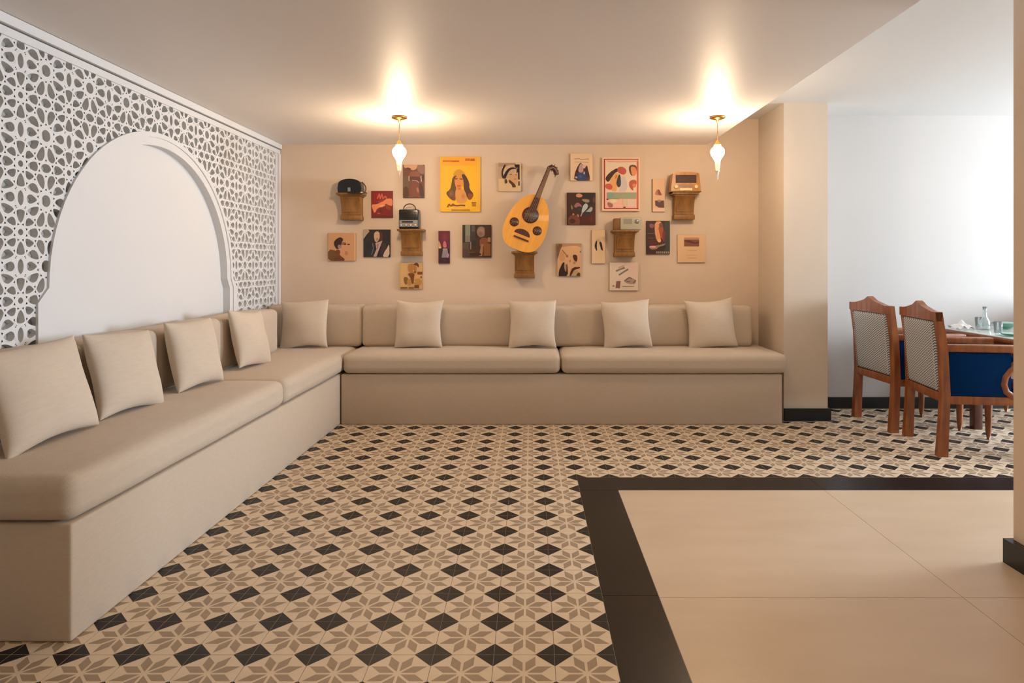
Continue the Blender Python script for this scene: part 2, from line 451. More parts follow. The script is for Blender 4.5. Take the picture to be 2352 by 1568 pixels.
# ---------------------------------------------------------------- banquettes
def sofa(loc, label, parts):
    t = thing('sofa', loc, label, 'sofa')
    for nm, b, kw in parts:
        MB().rbox(*b, **kw).build(nm, 'fabric', t, loc)
    return t
base = dict(r=.012, n=2)
def seatk(seed): return dict(r=.05, n=4, mid=14, crown=(.006, .008, .012), wob=.0022, seed=seed)
def backk(seed): return dict(r=.04, n=4, mid=8, crown=(.008, .008, .006), wob=.003, seed=seed)
lsofa = sofa((-1.93, 3.7, 0), 'long beige upholstered banquette under the arched screen on the left wall', [
    ('base', (-2.288, -1.555, 2.24, 6.0, 0, .405), base),
    ('seat_cushion', (-2.285, -1.54, 2.225, 4.097, .41, .568), seatk(1)),
    ('seat_cushion', (-2.29, -1.54, 4.103, 5.98, .41, .568), seatk(4)),
    ('back_cushion', (-2.286, -2.085, 2.23, 3.078, .572, .925), backk(1)),
    ('back_cushion', (-2.286, -2.085, 3.082, 3.678, .572, .925), backk(2)),
    ('back_cushion', (-2.286, -2.085, 3.682, 4.408, .572, .925), backk(3)),
    ('back_cushion', (-2.286, -2.085, 4.412, 5.36, .572, .925), backk(4))])
lsofa.rotation_euler = (0, 0, R(-.58))
sofa((.25, 5.65, 0), 'beige upholstered banquette along the back wall below the picture wall', [
    ('base', (-1.53, 2.02, 5.267, 6.0, 0, .405), base),
    ('seat_cushion', (-1.514, .236, 5.245, 5.995, .41, .568), seatk(7)),
    ('seat_cushion', (.244, 2.06, 5.245, 5.995, .41, .568), seatk(9)),
    ('back_cushion', (-2.29, -1.48, 5.685, 6.005, .572, .925), backk(5)),
    ('back_cushion', (-1.47, .015, 5.685, 6.005, .572, .925), backk(6)),
    ('back_cushion', (.025, 1.925, 5.685, 6.005, .572, .925), backk(8))])

def pillow_mesh(wd, ht, th, seed):
    n = 22; mb = MB(); rnd = random.Random(seed); ph = [rnd.uniform(0, 6) for _ in range(6)]
    idx = {}
    for side in (-1, 1):
        for i in range(n+1):
            for j in range(n+1):
                u = math.sin((i/n*2-1)*PI/2); v = math.sin((j/n*2-1)*PI/2)
                edge = i in (0, n) or j in (0, n)
                if edge and side == 1: idx[(side, i, j)] = idx[(-1, i, j)]; continue
                x = u*wd/2*(1-.085*(1-v*v)); z = v*ht/2*(1-.085*(1-u*u))
                t = th/2*((1-u*u)*(1-v*v))**.42
                t *= 1+.05*math.sin(3*u+ph[0])+.05*math.sin(4*v+ph[1])
                t += .004*math.sin(9*u*v+ph[2])*(1-u*u)*(1-v*v)
                z += .006*math.sin(2.2*u+ph[3]); x += .005*math.sin(2.5*v+ph[4])
                idx[(side, i, j)] = len(mb.v); mb.v.append((x, side*t, z+ht/2))
    for side in (-1, 1):
        for i in range(n):
            for j in range(n):
                f = (idx[(side, i, j)], idx[(side, i+1, j)], idx[(side, i+1, j+1)], idx[(side, i, j+1)])
                if side > 0: f = f[::-1]
                mb.f.append(f); mb.m.append(0); mb.sm.append(True)
    return mb
ZS = .563
pil = [  # x, y, rotz, lean, roll, w, h, th, label
    (-1.925, 2.655, 86, 14, -3, .47, .41, .15, 'large beige throw pillow nearest the camera on the left banquette'),
    (-1.93, 3.18, 84, 14, 3, .44, .40, .15, 'beige throw pillow second from the camera on the left banquette'),
    (-1.93, 3.84, 84, 14, 2, .44, .40, .15, 'beige throw pillow third from the camera on the left banquette'),
    (-1.935, 4.60, 84, 13, 3, .42, .40, .14, 'beige throw pillow farthest along the left banquette, under the arch edge'),
    (-1.925, 5.56, 4, 9, -2, .40, .41, .12, 'beige throw pillow tucked in the corner where the banquettes meet'),
    (-.965, 5.575, 0, 9, 1, .41, .41, .13, 'beige throw pillow on the back banquette below the small black radio'),
    (.015, 5.575, 0, 9, -1, .41, .41, .13, 'beige throw pillow on the back banquette below the lute'),
    (.82, 5.57, 0, 9, -2, .42, .41, .13, 'beige throw pillow on the back banquette below the white scribbled print'),
    (1.555, 5.57, 0, 9, -5, .42, .42, .13, 'tilted beige throw pillow at the right end of the back banquette')]
for i, (x, y, rz, le, ro, pw, phh, th, lb) in enumerate(pil):
    o = pillow_mesh(pw, phh, th, i).build('throw_pillow', 'pillow')
    o.location = (x, y, ZS+.012); o.rotation_euler = (R(-le), R(ro), R(rz))
    tag(o, lb, 'pillow', 'throw pillows on the banquettes')

# ---------------------------------------------------------------- pendants
def pendant(x, y, label):
    loc = (x, y, ZC)
    t = thing('pendant_lamp', loc, label, 'lamp', 'glass pendant lamps on the ceiling')
    MB().lathe([(.0, 0), (.055, -.001), (.058, -.012), (.03, -.022), (.010, -.028), (.006, -.045)], 0, 0, 24).build('ceiling_rose', 'brass', t)
    rod_ = MB().tube([(0, 0, -.04), (0, 0, -.185)], .0028, 8).build('rod', 'brass', t)
    MB().lathe([(.004, -.175), (.012, -.182), (.016, -.195), (.026, -.203), (.028, -.209), (.024, -.211)], 0, 0, 20).build('cap', 'brass', rod_)
    prof = [(.022, -.210), (.026, -.222), (.042, -.236), (.050, -.252), (.051, -.266), (.045, -.286), (.032, -.306), (.022, -.322), (.019, -.332)]
    MB().lathe(prof, 0, 0, 24).build('lamp_glass', 'glow', t)
    MB().lathe([(.019, -.3325), (.021, -.342), (.019, -.37), (.015, -.40), (.018, -.404), (.008, -.411), (.010, -.42), (.005, -.43), (.0035, -.455), (.001, -.475)], 0, 0, 16).build('glass_drop', 'stemglass', t)
    return t
pendant(-.98, 4.87, 'lit glass pendant lamp hanging left of the yellow poster')
pendant(1.385, 4.87, 'lit glass pendant lamp hanging to the right, near the wooden radio')

# ---------------------------------------------------------------- pictures on the back wall
YF = YB-.022
def WP(px, py, y=YF): return ((px-VX)*y/FPX, CH-(py-VY)*y/FPX)
def chaik(p, k=2):
    for _ in range(k):
        q = []
        for i in range(len(p)):
            a, b_ = p[i], p[(i+1) % len(p)]
            q += [(a[0]*.75+b_[0]*.25, a[1]*.75+b_[1]*.25), (a[0]*.25+b_[0]*.75, a[1]*.25+b_[1]*.75)]
        p = q
    return p
def picture(label, box, bg, crop, shapes, side=None, name='picture', cat='picture', frame=None, depth=.018, grp='pictures on the back wall'):
    x0, y0, x1, y1 = box; (ax, az1), (bx, bz0) = WP(x0, y0), WP(x1, y1)
    loc = ((ax+bx)/2, YB, bz0)
    t = thing(name, loc, label, cat, grp)
    mb = MB().rbox(ax, bx, YB-depth, YB-.0005, bz0, az1, .003, n=1)
    side = side or tuple(int(c*.75) for c in bg)
    mb.build('canvas', mat('canvas_edge', side, .7), t, loc)
    vs = []; fs = []; cols = []; lay = [0]
    def putp(poly, col, ctr=None, ccol=None, smooth=0):
        if smooth: poly = chaik(poly, smooth)
        w = [WP(crop[0]+p[0]/crop[2], crop[1]+p[1]/crop[2]) for p in poly]
        for (nx, ny, d) in ((-1, 0, -ax-.001), (1, 0, bx-.001), (0, -1, -bz0-.001), (0, 1, az1-.001)):
            w = clip(w, nx, ny, d)
            if len(w) < 3: return
        lay[0] += 1; yy = YB-depth-.0004-.00018*lay[0]; k = len(vs)
        if parea(w) < 0: w.reverse()
        c = lin(col)
        if ccol is None:
            vs.extend((p[0], yy, p[1]) for p in w); fs.append(tuple(range(k, k+len(w)))); cols.append([c]*len(w))
        else:
            cx = sum(p[0] for p in w)/len(w); cz = sum(p[1] for p in w)/len(w); cc = lin(ccol)
            vs.extend((p[0], yy, p[1]) for p in w); vs.append((cx, yy, cz)); n = len(w)
            for i in range(n): fs.append((k+i, k+(i+1) % n, k+n)); cols.append([c, c, cc])
    S2 = crop[2]
    putp([((x0-crop[0])*S2, (y0-crop[1])*S2), ((x1-crop[0])*S2, (y0-crop[1])*S2), ((x1-crop[0])*S2, (y1-crop[1])*S2), ((x0-crop[0])*S2, (y1-crop[1])*S2)], bg)
    for s in shapes:
        k = s[0]
        if k == 'e':
            _, cx, cy, rx, ry, rot, col = s[:7]; edge = s[7] if len(s) > 7 else None
            rr = R(rot); pts = []
            for i in range(20):
                a = 2*PI*i/20; u, v = rx*math.cos(a), ry*math.sin(a)
                pts.append((cx+u*math.cos(rr)-v*math.sin(rr), cy+u*math.sin(rr)+v*math.cos(rr)))
            if edge: putp(pts, edge, None, col)
            else: putp(pts, col)
        elif k == 'p': putp(s[1], s[2], smooth=1)
        elif k == 'q': putp(s[1], s[2])
        elif k == 'r': _, a, b_, c, d, col = s; putp([(a, b_), (c, b_), (c, d), (a, d)], col)
        elif k == 'l':
            _, pts, wd, col = s
            for (p, q) in zip(pts[:-1], pts[1:]):
                dx, dy = q[0]-p[0], q[1]-p[1]; l = math.hypot(dx, dy) or 1; nx, ny = -dy/l*wd/2, dx/l*wd/2
                putp([(p[0]+nx, p[1]+ny), (q[0]+nx, q[1]+ny), (q[0]-nx, q[1]-ny), (p[0]-nx, p[1]-ny)], col)
    me = bpy.data.meshes.new('print'); me.from_pydata([(a-loc[0], b_-loc[1], c-loc[2]) for a, b_, c in vs], [], fs)
    at_ = me.color_attributes.new('Col', 'FLOAT_COLOR', 'CORNER'); li = 0
    for f, cl in zip(me.polygons, cols):
        for c, l in zip(cl, f.loop_indices): at_.data[l].color = (*c, 1)
    me.materials.append(M['print']); o = bpy.data.objects.new('print', me); COL.objects.link(o); o.parent = t
    if frame:
        wd, colf = frame; fm = mat('picture_frame', colf, .4); yb_, yf = YB-.0005, YB-depth-.014
        for (a, b_, c, d) in ((ax-wd, bx+wd, az1, az1+wd), (ax-wd, bx+wd, bz0-wd, bz0), (ax-wd, ax, bz0, az1), (bx, bx+wd, bz0, az1)):
            MB().box(a, b_, yf, yb_, c, d).build('frame_side', fm, t, loc)
    return t
def blobs(n, x0, y0, x1, y1, pal, seed, rmin, rmax):
    rnd = random.Random(seed)
    out = []
    for _ in range(n):
        c = rnd.choice(pal); out.append(('e', rnd.uniform(x0, x1), rnd.uniform(y0, y1), rnd.uniform(rmin, rmax), rnd.uniform(rmin, rmax), rnd.uniform(0, 90), c))
    return out
def squiggle(x0, x1, y, h, wd, col, seed, n=14):
    rnd = random.Random(seed); return [('l', [(x0+(x1-x0)*i/n, y+rnd.uniform(-h, h)) for i in range(n+1)], wd, col)]
Z1, Z2, Z3, Z4, Z5 = (745, 520, 14.7), (845, 370, 11.614), (1000, 350, 10.817), (1000, 510, 15.37), (905, 595, 20.9)
Z6, Z7, Z8, Y1, Y2, Y3 = (1140, 368, 20.37), (1300, 345, 8.853), (1378, 355, 11.62), (1275, 550, 17.43), (1355, 495, 8.858), (1480, 400, 7.538)
picture('sepia portrait print of a dark-haired woman, leftmost on the picture wall', (753, 535, 817, 599), (204, 152, 108), Z1, [
    ('p', [(120, 760), (420, 820), (560, 1000), (700, 1180), (100, 1180)], (112, 74, 34)), ('r', 1010, 200, 1070, 1180, (222, 178, 132)),
    ('p', [(560, 480), (740, 480), (780, 640), (760, 800), (700, 960), (520, 950), (430, 760)], (208, 150, 112)),
    ('p', [(320, 520), (400, 420), (540, 350), (650, 430), (580, 540), (560, 700), (470, 760), (400, 760), (330, 640)], (58, 22, 6)),
    ('p', [(430, 640), (540, 600), (600, 720), (480, 760)], (150, 130, 112)), ('e', 650, 575, 85, 50, 0, (128, 92, 50), (150, 106, 64)),
    ('e', 700, 600, 40, 22, 0, (58, 28, 10)), ('e', 815, 605, 50, 24, 0, (70, 28, 12)), ('p', [(400, 780), (520, 780), (540, 920), (420, 960), (360, 880)], (120, 60, 18)),
    ('p', [(380, 980), (560, 1000), (700, 1100), (640, 1180), (300, 1180)], (112, 58, 26)), ('e', 740, 900, 60, 90, 0, (176, 112, 74), (196, 140, 100))])
picture('dark portrait print of a man in a suit, right of the sepia portrait', (834.5, 527, 896, 590), (38, 30, 30), Z1, [
    ('p', [(1250, 60), (1560, 120), (1400, 300), (1300, 460), (1250, 460)], (178, 158, 140)), ('p', [(2190, 560), (2200, 1040), (1960, 1040), (2020, 860), (2120, 720)], (214, 190, 172)),
    ('p', [(1400, 420), (1600, 300), (1640, 1000), (1380, 1020), (1340, 700)], (42, 36, 34)), ('e', 1480, 640, 130, 170, 0, (24, 26, 30), (34, 32, 32)),
    ('p', [(1680, 200), (1800, 150), (1880, 240), (1860, 420), (1780, 540), (1700, 500), (1670, 340)], (202, 172, 140)),
    ('p', [(1850, 160), (1960, 200), (1980, 460), (1850, 530), (1870, 300)], (84, 40, 34)), ('e', 1780, 430, 50, 60, 0, (150, 116, 92), (190, 156, 126)),
    ('q', [(1720, 560), (1960, 480), (1900, 640), (1820, 840), (1760, 1020), (1650, 1020), (1760, 760)], (190, 158, 158)),
    ('q', [(1780, 600), (1830, 580), (1800, 760), (1770, 760)], (140, 110, 104)), ('l', [(1630, 560), (1660, 740), (1590, 960)], 36, (96, 92, 104)),
    ('p', [(1960, 560), (2080, 560), (2100, 760), (1960, 900), (1900, 1020), (1880, 800)], (60, 42, 50))])
picture('small red print with an orange figure, beside the upper left bracket', (852.6, 438, 901.7, 499.5), (126, 26, 18), Z2, [
    ('p', [(130, 860), (300, 820), (320, 1000), (200, 1140), (120, 1100)], (136, 12, 16)), ('l', [(250, 1000), (300, 870), (330, 1010), (370, 870), (400, 1000), (470, 930), (500, 1010)], 30, (206, 92, 78)),
    ('p', [(90, 1150), (250, 1150), (420, 1050), (520, 990), (660, 1000), (660, 1200), (560, 1180), (460, 1120), (420, 1220), (260, 1240), (180, 1400), (130, 1300)], (222, 132, 92)),
    ('e', 360, 1190, 110, 35, -12, (238, 168, 120), (222, 132, 92)), ('p', [(240, 1080), (430, 1000), (440, 1060), (300, 1110)], (140, 56, 20)),
    ('p', [(460, 1120), (560, 1190), (640, 1300), (480, 1290)], (140, 62, 20)), ('e', 330, 1330, 70, 60, 0, (92, 16, 18), (116, 24, 20)), ('e', 290, 1390, 45, 14, 0, (190, 90, 74)),
    ('r', 100, 1440, 700, 1520, (110, 18, 12))])
picture('maroon faded print partly behind the left pendant lamp', (925, 378, 974.5, 454), (112, 66, 54), Z2, [
    ('p', [(960, 60), (1340, 60), (1300, 200), (1200, 250), (1060, 180), (960, 180)], (206, 158, 118)), ('p', [(1320, 90), (1520, 90), (1510, 350), (1400, 340), (1300, 220)], (146, 104, 88)),
    ('e', 1080, 200, 70, 28, 10, (86, 52, 30)), ('p', [(1100, 280), (1380, 260), (1390, 420), (1120, 420)], (134, 84, 66)), ('p', [(1120, 400), (1400, 420), (1420, 560), (1120, 520)], (92, 46, 38)),
    ('p', [(930, 400), (1080, 400), (1100, 640), (1060, 980), (930, 980)], (104, 82, 64)), ('p', [(940, 680), (1080, 680), (1100, 980), (930, 980)], (78, 50, 28)),
    ('p', [(1140, 560), (1340, 600), (1400, 980), (1100, 980)], (122, 64, 46)), ('p', [(1350, 580), (1450, 600), (1510, 980), (1390, 980)], (78, 38, 38)), ('l', [(1095, 390), (1095, 530)], 24, (196, 160, 142)),
    ('l', [(1415, 390), (1425, 545)], 26, (206, 170, 160)), ('l', [(1180, 510), (1300, 520), (1360, 570)], 18, (196, 150, 130)), ('e', 1330, 770, 40, 90, -10, (176, 128, 112), (130, 74, 56)), ('e', 1470, 430, 24, 90, 0, (70, 40, 34))])
picture('large yellow film poster of a long-haired woman', (1010.5, 359.5, 1103.5, 486), (242, 186, 22), Z3, [
    ('r', 100, 90, 1120, 330, (246, 170, 34)), ('r', 1030, 90, 1130, 1500, (240, 184, 52)), ('r', 100, 100, 165, 1500, (236, 176, 44)),
    ('r', 180, 190, 400, 235, (206, 116, 10)), ('r', 400, 195, 590, 240, (196, 96, 6)), ('r', 740, 150, 860, 205, (190, 110, 20)), ('r', 870, 150, 980, 208, (182, 96, 16)),
    ('p', [(440, 560), (470, 470), (590, 400), (700, 470), (760, 560), (700, 640), (480, 640)], (206, 146, 20)),
    ('p', [(430, 600), (540, 560), (520, 760), (520, 900), (470, 1220), (340, 1130), (250, 1000), (370, 920), (400, 760)], (92, 56, 10)),
    ('p', [(640, 540), (740, 540), (850, 760), (840, 900), (960, 1040), (900, 1150), (830, 1190), (760, 1050), (700, 900), (700, 700)], (74, 36, 6)),
    ('p', [(800, 1000), (960, 1040), (900, 1160), (830, 1190)], (140, 66, 8)), ('e', 390, 1020, 70, 90, 0, (132, 92, 60), (106, 66, 24)), ('e', 470, 1100, 40, 100, 0, (120, 58, 30)),
    ('p', [(470, 640), (580, 560), (690, 640), (700, 780), (640, 900), (580, 930), (510, 880), (480, 760)], (214, 142, 62)),
    ('p', [(500, 900), (700, 900), (780, 1060), (790, 1230), (560, 1280), (490, 1120)], (212, 150, 70)), ('e', 590, 900, 60, 40, 0, (190, 96, 22), (208, 136, 50)),
    ('e', 510, 655, 50, 16, -8, (112, 66, 14)), ('e', 640, 660, 45, 16, 6, (118, 66, 16)), ('e', 585, 830, 52, 24, 0, (196, 84, 34)), ('e', 580, 750, 24, 50, 0, (222, 130, 70)),
    ('e', 690, 1090, 60, 80, 0, (192, 116, 58), (208, 142, 66)), ('l', [(300, 1360), (340, 1280), (380, 1330), (440, 1310), (540, 1325), (630, 1310), (740, 1320)], 34, (134, 66, 8)), ('e', 440, 1290, 40, 20, 0, (140, 70, 20)),
    ('l', [(280, 1400), (500, 1350), (800, 1360)], 16, (248, 212, 120)), ('l', [(400, 1430), (860, 1430)], 30, (166, 116, 8)), ('r', 900, 1235, 1015, 1262, (150, 84, 10)), ('r', 910, 1275, 1005, 1330, (176, 108, 20)), ('l', [(110, 1482), (1130, 1482)], 26, (170, 120, 24))], side=(206, 150, 20))
picture('narrow purple print with a small grey figure', (1006.7, 530, 1032.7, 605), (98, 28, 48), Z4, [
    ('e', 330, 540, 160, 230, 0, (124, 44, 70), (98, 26, 46)), ('p', [(100, 600), (200, 820), (210, 940), (90, 930)], (206, 158, 118)), ('e', 160, 890, 22, 34, 0, (240, 208, 168)),
    ('p', [(280, 680), (360, 660), (410, 900), (260, 900)], (192, 110, 118)), ('r', 130, 930, 520, 1450, (52, 26, 36)), ('q', [(270, 930), (420, 930), (470, 1250), (220, 1250)], (136, 134, 144)),
    ('e', 330, 960, 70, 30, 0, (164, 148, 142)), ('p', [(400, 1080), (500, 1130), (460, 1260), (400, 1250)], (172, 136, 146)), ('e', 320, 1350, 90, 80, 0, (70, 32, 58), (56, 28, 38))])
picture('dark interior print with a pale standing figure, left of the lute', (1062, 516, 1128, 591), (64, 38, 26), Z4, [
    ('r', 960, 90, 1060, 900, (44, 42, 28)), ('r', 1055, 90, 1230, 700, (134, 142, 126)), ('r', 1070, 480, 1230, 700, (128, 122, 118)), ('r', 1235, 100, 1420, 900, (58, 50, 52)),
    ('r', 1290, 120, 1390, 330, (96, 84, 70)), ('e', 1370, 760, 90, 160, 0, (34, 34, 28), (50, 46, 44)), ('r', 1400, 100, 1500, 560, (54, 28, 18)),
    ('e', 1620, 340, 160, 190, 0, (176, 148, 132), (140, 110, 96)), ('e', 1600, 420, 90, 110, 0, (124, 92, 80), (150, 120, 106)), ('r', 960, 720, 1180, 940, (88, 72, 62)), ('r', 960, 940, 1200, 1250, (82, 56, 50)),
    ('r', 1200, 960, 1560, 1250, (74, 42, 24)), ('l', [(1245, 700), (1245, 960)], 44, (140, 112, 108)), ('r', 1740, 100, 1960, 540, (70, 38, 16)),
    ('p', [(1560, 560), (1840, 540), (1900, 760), (1700, 900), (1560, 880)], (138, 78, 54)), ('q', [(1620, 760), (1720, 800), (1650, 1200), (1540, 1200)], (170, 122, 98)), ('r', 1850, 540, 1950, 700, (166, 126, 92)),
    ('r', 1700, 760, 1950, 1190, (140, 88, 44)), ('l', [(1690, 850), (1700, 1150)], 30, (90, 46, 20)), ('l', [(1830, 715), (1950, 725)], 34, (92, 44, 10)), ('e', 1420, 1130, 200, 60, 0, (56, 34, 14)), ('l', [(1180, 1060), (1400, 1060)], 20, (112, 92, 70))])
picture('small golden sepia print of a group of figures, lowest on the left', (917, 603, 971, 664), (206, 166, 112), Z5, [
    ('r', 330, 180, 620, 1300, (214, 172, 118)), ('p', [(640, 260), (900, 200), (1100, 340), (1050, 660), (680, 660)], (178, 122, 62)), ('p', [(900, 260), (1080, 150), (1200, 260), (1180, 420), (1080, 300)], (104, 58, 18)),
    ('r', 1120, 600, 1360, 740, (124, 70, 16)), ('p', [(620, 680), (1000, 660), (960, 900), (920, 1250), (820, 1100), (780, 880)], (118, 66, 14)), ('e', 860, 880, 60, 200, 0, (92, 44, 4), (124, 72, 20)),
    ('p', [(470, 860), (640, 860), (700, 1000), (600, 1240), (520, 1200), (460, 1050)], (134, 96, 36)), ('p', [(960, 780), (1260, 760), (1280, 900), (1000, 980)], (218, 160, 106)),
    ('p', [(920, 980), (1320, 940), (1340, 1260), (960, 1240)], (186, 138, 68)), ('p', [(640, 940), (820, 960), (840, 1260), (620, 1260)], (184, 134, 74)), ('e', 1300, 860, 30, 50, 0, (76, 24, 8)),
    ('r', 980, 1240, 1200, 1400, (116, 68, 16)), ('r', 310, 1345, 640, 1410, (110, 62, 24)), ('r', 700, 1330, 960, 1430, (142, 90, 48)), ('e', 1000, 1080, 36, 36, 0, (214, 168, 92)), ('e', 930, 560, 40, 40, 0, (216, 164, 102)), ('e', 1010, 620, 60, 60, 0, (148, 84, 36))])
picture('black and cream drawing of a face under a striped headscarf', (1145, 373.7, 1197, 440), (222, 194, 154), Z6, [
    ('r', 90, 100, 900, 330, (170, 142, 116)), ('r', 90, 300, 330, 860, (190, 160, 136)), ('p', [(240, 460), (380, 180), (460, 200), (340, 460), (300, 640), (420, 860), (300, 860), (230, 700)], (58, 30, 8)),
    ('p', [(300, 580), (420, 300), (620, 220), (820, 220), (900, 300), (640, 300), (500, 420), (360, 640)], (212, 182, 156)), ('p', [(340, 700), (460, 480), (620, 340), (860, 330), (960, 420), (780, 400), (640, 460), (560, 560), (480, 720), (440, 860), (360, 840)], (34, 12, 4)),
    ('q', [(850, 190), (1085, 190), (1090, 900), (1020, 900), (1010, 560), (940, 600), (950, 400), (880, 320)], (38, 16, 8)), ('e', 970, 370, 50, 30, 0, (150, 122, 112)), ('r', 1030, 980, 1090, 1190, (42, 20, 8)),
    ('p', [(460, 800), (560, 560), (720, 430), (840, 420), (920, 540), (720, 620), (600, 720), (520, 860)], (202, 174, 152)),
    ('p', [(600, 700), (860, 620), (1000, 680), (1010, 980), (940, 1140), (760, 1080), (580, 880)], (216, 168, 128)), ('e', 680, 660, 70, 22, -10, (120, 96, 50)), ('e', 930, 670, 50, 22, 5, (160, 96, 76)), ('e', 880, 880, 60, 26, 0, (190, 132, 96)),
    ('p', [(580, 900), (640, 920), (860, 1100), (940, 1260), (740, 1270), (730, 1150), (580, 1020)], (92, 50, 12)), ('p', [(380, 860), (500, 880), (500, 1060), (400, 1110)], (90, 74, 50)), ('e', 482, 1000, 30, 60, 0, (48, 32, 8))], side=(176, 140, 104))
picture('cream print with a dark blue seated figure, above the dark interior print', (1310, 352, 1361, 415), (232, 200, 164), Z7, [
    ('l', [(170, 178), (270, 165), (300, 185), (470, 176)], 16, (176, 140, 114)), ('l', [(170, 240), (300, 238), (460, 242)], 12, (196, 156, 130)), ('r', 480, 130, 550, 640, (236, 204, 160)),
    ('p', [(180, 460), (240, 320), (300, 240), (340, 300), (430, 300), (450, 400), (480, 500), (490, 620), (160, 620)], (66, 40, 40)), ('p', [(240, 440), (280, 280), (330, 270), (360, 400), (330, 460)], (190, 156, 146)),
    ('p', [(330, 290), (420, 290), (400, 350), (350, 380)], (222, 184, 166)), ('p', [(220, 480), (330, 440), (420, 500), (420, 620), (240, 620)], (52, 66, 108)), ('e', 290, 530, 50, 40, 0, (84, 98, 140), (54, 66, 108)), ('e', 210, 550, 22, 20, 0, (200, 186, 180)), ('e', 370, 460, 16, 30, 0, (180, 176, 196)), ('e', 455, 590, 30, 40, 0, (100, 66, 44))])
picture('dark brown and crimson print of an embracing couple in pale clothes', (1302, 442, 1368, 516), (66, 34, 22), Z7, [
    ('r', 330, 860, 610, 1100, (44, 32, 28)), ('p', [(300, 1320), (600, 1240), (610, 1530), (290, 1530)], (84, 28, 20)), ('e', 510, 1390, 70, 60, 0, (106, 36, 40), (84, 28, 20)), ('p', [(200, 900), (270, 870), (350, 920), (300, 960), (210, 950)], (206, 142, 112)),
    ('p', [(300, 990), (470, 990), (480, 1060), (380, 1060)], (160, 130, 106)), ('p', [(160, 1120), (230, 1050), (320, 1110), (320, 1170), (180, 1170)], (152, 106, 104)), ('p', [(100, 1080), (150, 1180), (110, 1220)], (146, 128, 86)),
    ('e', 270, 1200, 70, 60, 0, (58, 50, 64), (50, 34, 38)), ('p', [(350, 1110), (420, 1070), (460, 1150), (340, 1280), (310, 1260)], (178, 190, 192)), ('p', [(400, 1240), (500, 1140), (550, 1170), (520, 1250), (440, 1260)], (162, 168, 164)), ('l', [(390, 1250), (500, 1150)], 16, (60, 62, 66)),
    ('e', 430, 1290, 80, 40, -10, (46, 46, 50)), ('l', [(340, 1250), (300, 1340)], 18, (196, 170, 176)), ('e', 150, 1320, 20, 40, 0, (206, 136, 84)), ('e', 240, 1340, 24, 40, 0, (190, 122, 88)), ('p', [(40, 1340), (200, 1300), (290, 1400), (280, 1530), (40, 1530)], (112, 60, 40)), ('e', 130, 1440, 60, 50, 0, (70, 34, 14)), ('e', 570, 1010, 30, 60, 0, (96, 50, 48))])
picture('framed film poster with a red-bordered painting of a woman in a red hat', (1386, 365, 1466, 481.5), (236, 196, 170), Z8, [
    ('r', 90, 80, 1070, 1480, (246, 200, 172)), ('r', 104, 100, 1045, 1455, (150, 44, 38)), ('r', 135, 135, 1015, 1425, (240, 186, 170)), ('r', 160, 180, 985, 1000, (230, 208, 184)), ('r', 980, 180, 1015, 1420, (236, 122, 102)),
    ('l', [(200, 190), (500, 195), (980, 190)], 16, (190, 148, 120)), ('p', [(780, 300), (860, 265), (980, 290), (985, 460), (900, 560), (830, 560), (770, 420)], (96, 56, 16)), ('p', [(810, 330), (890, 310), (975, 370), (975, 540), (860, 580)], (222, 144, 96)),
    ('p', [(140, 620), (260, 470), (480, 340), (560, 420), (420, 470), (330, 580), (230, 740), (170, 700)], (62, 34, 8)), ('p', [(460, 360), (560, 310), (690, 370), (715, 470), (640, 540), (560, 520), (480, 470)], (192, 78, 66)),
    ('p', [(300, 620), (440, 470), (520, 520), (450, 700), (460, 880), (430, 990), (300, 960), (240, 800)], (232, 168, 100)), ('e', 430, 590, 22, 60, 18, (186, 118, 70)), ('p', [(500, 520), (550, 540), (560, 740), (575, 800), (500, 890), (440, 800), (440, 720)], (52, 46, 36)), ('e', 530, 780, 36, 60, 0, (56, 52, 72)),
    ('p', [(140, 790), (260, 760), (350, 850), (300, 950), (150, 900)], (208, 84, 66)), ('p', [(560, 560), (700, 600), (740, 980), (480, 990), (560, 860)], (206, 196, 194)), ('p', [(780, 720), (860, 670), (975, 680), (975, 800), (880, 860), (900, 980), (780, 860)], (182, 84, 50)), ('e', 910, 820, 50, 60, 0, (232, 140, 96), (206, 100, 64)),
    ('r', 190, 1010, 975, 1170, (154, 160, 134)), ('e', 290, 1095, 100, 60, 0, (104, 166, 166), (140, 160, 136)), ('e', 640, 1090, 140, 60, 0, (160, 168, 120), (152, 158, 132)), ('l', [(230, 1170), (520, 1170)], 22, (110, 160, 120)), ('e', 360, 1240, 100, 60, 0, (236, 224, 180), (232, 204, 170)), ('e', 200, 1190, 30, 18, 0, (96, 44, 30)),
    ('e', 670, 1260, 60, 90, 0, (212, 208, 178), (230, 196, 170)), ('p', [(190, 1250), (350, 1320), (340, 1410), (230, 1400)], (160, 104, 84)), ('e', 655, 1405, 40, 18, 0, (120, 78, 50)), ('r', 730, 1200, 960, 1380, (226, 200, 184))], side=(206, 150, 120), frame=(.011, (244, 206, 178)))
picture('narrow beige print with a small dome and maroon block, left of the wooden radio', (1498, 411, 1527, 486), (222, 182, 144), Y3, [
    ('r', 135, 70, 150, 660, (160, 116, 84)), ('p', [(180, 360), (200, 290), (240, 250), (290, 320), (320, 370)], (170, 112, 88)), ('p', [(230, 290), (260, 250), (300, 370), (240, 350)], (128, 64, 46)), ('q', [(185, 455), (340, 455), (345, 580), (250, 575), (190, 540)], (84, 44, 42)), ('e', 260, 460, 30, 22, 0, (166, 126, 120)), ('r', 150, 590, 360, 640, (230, 190, 168))])
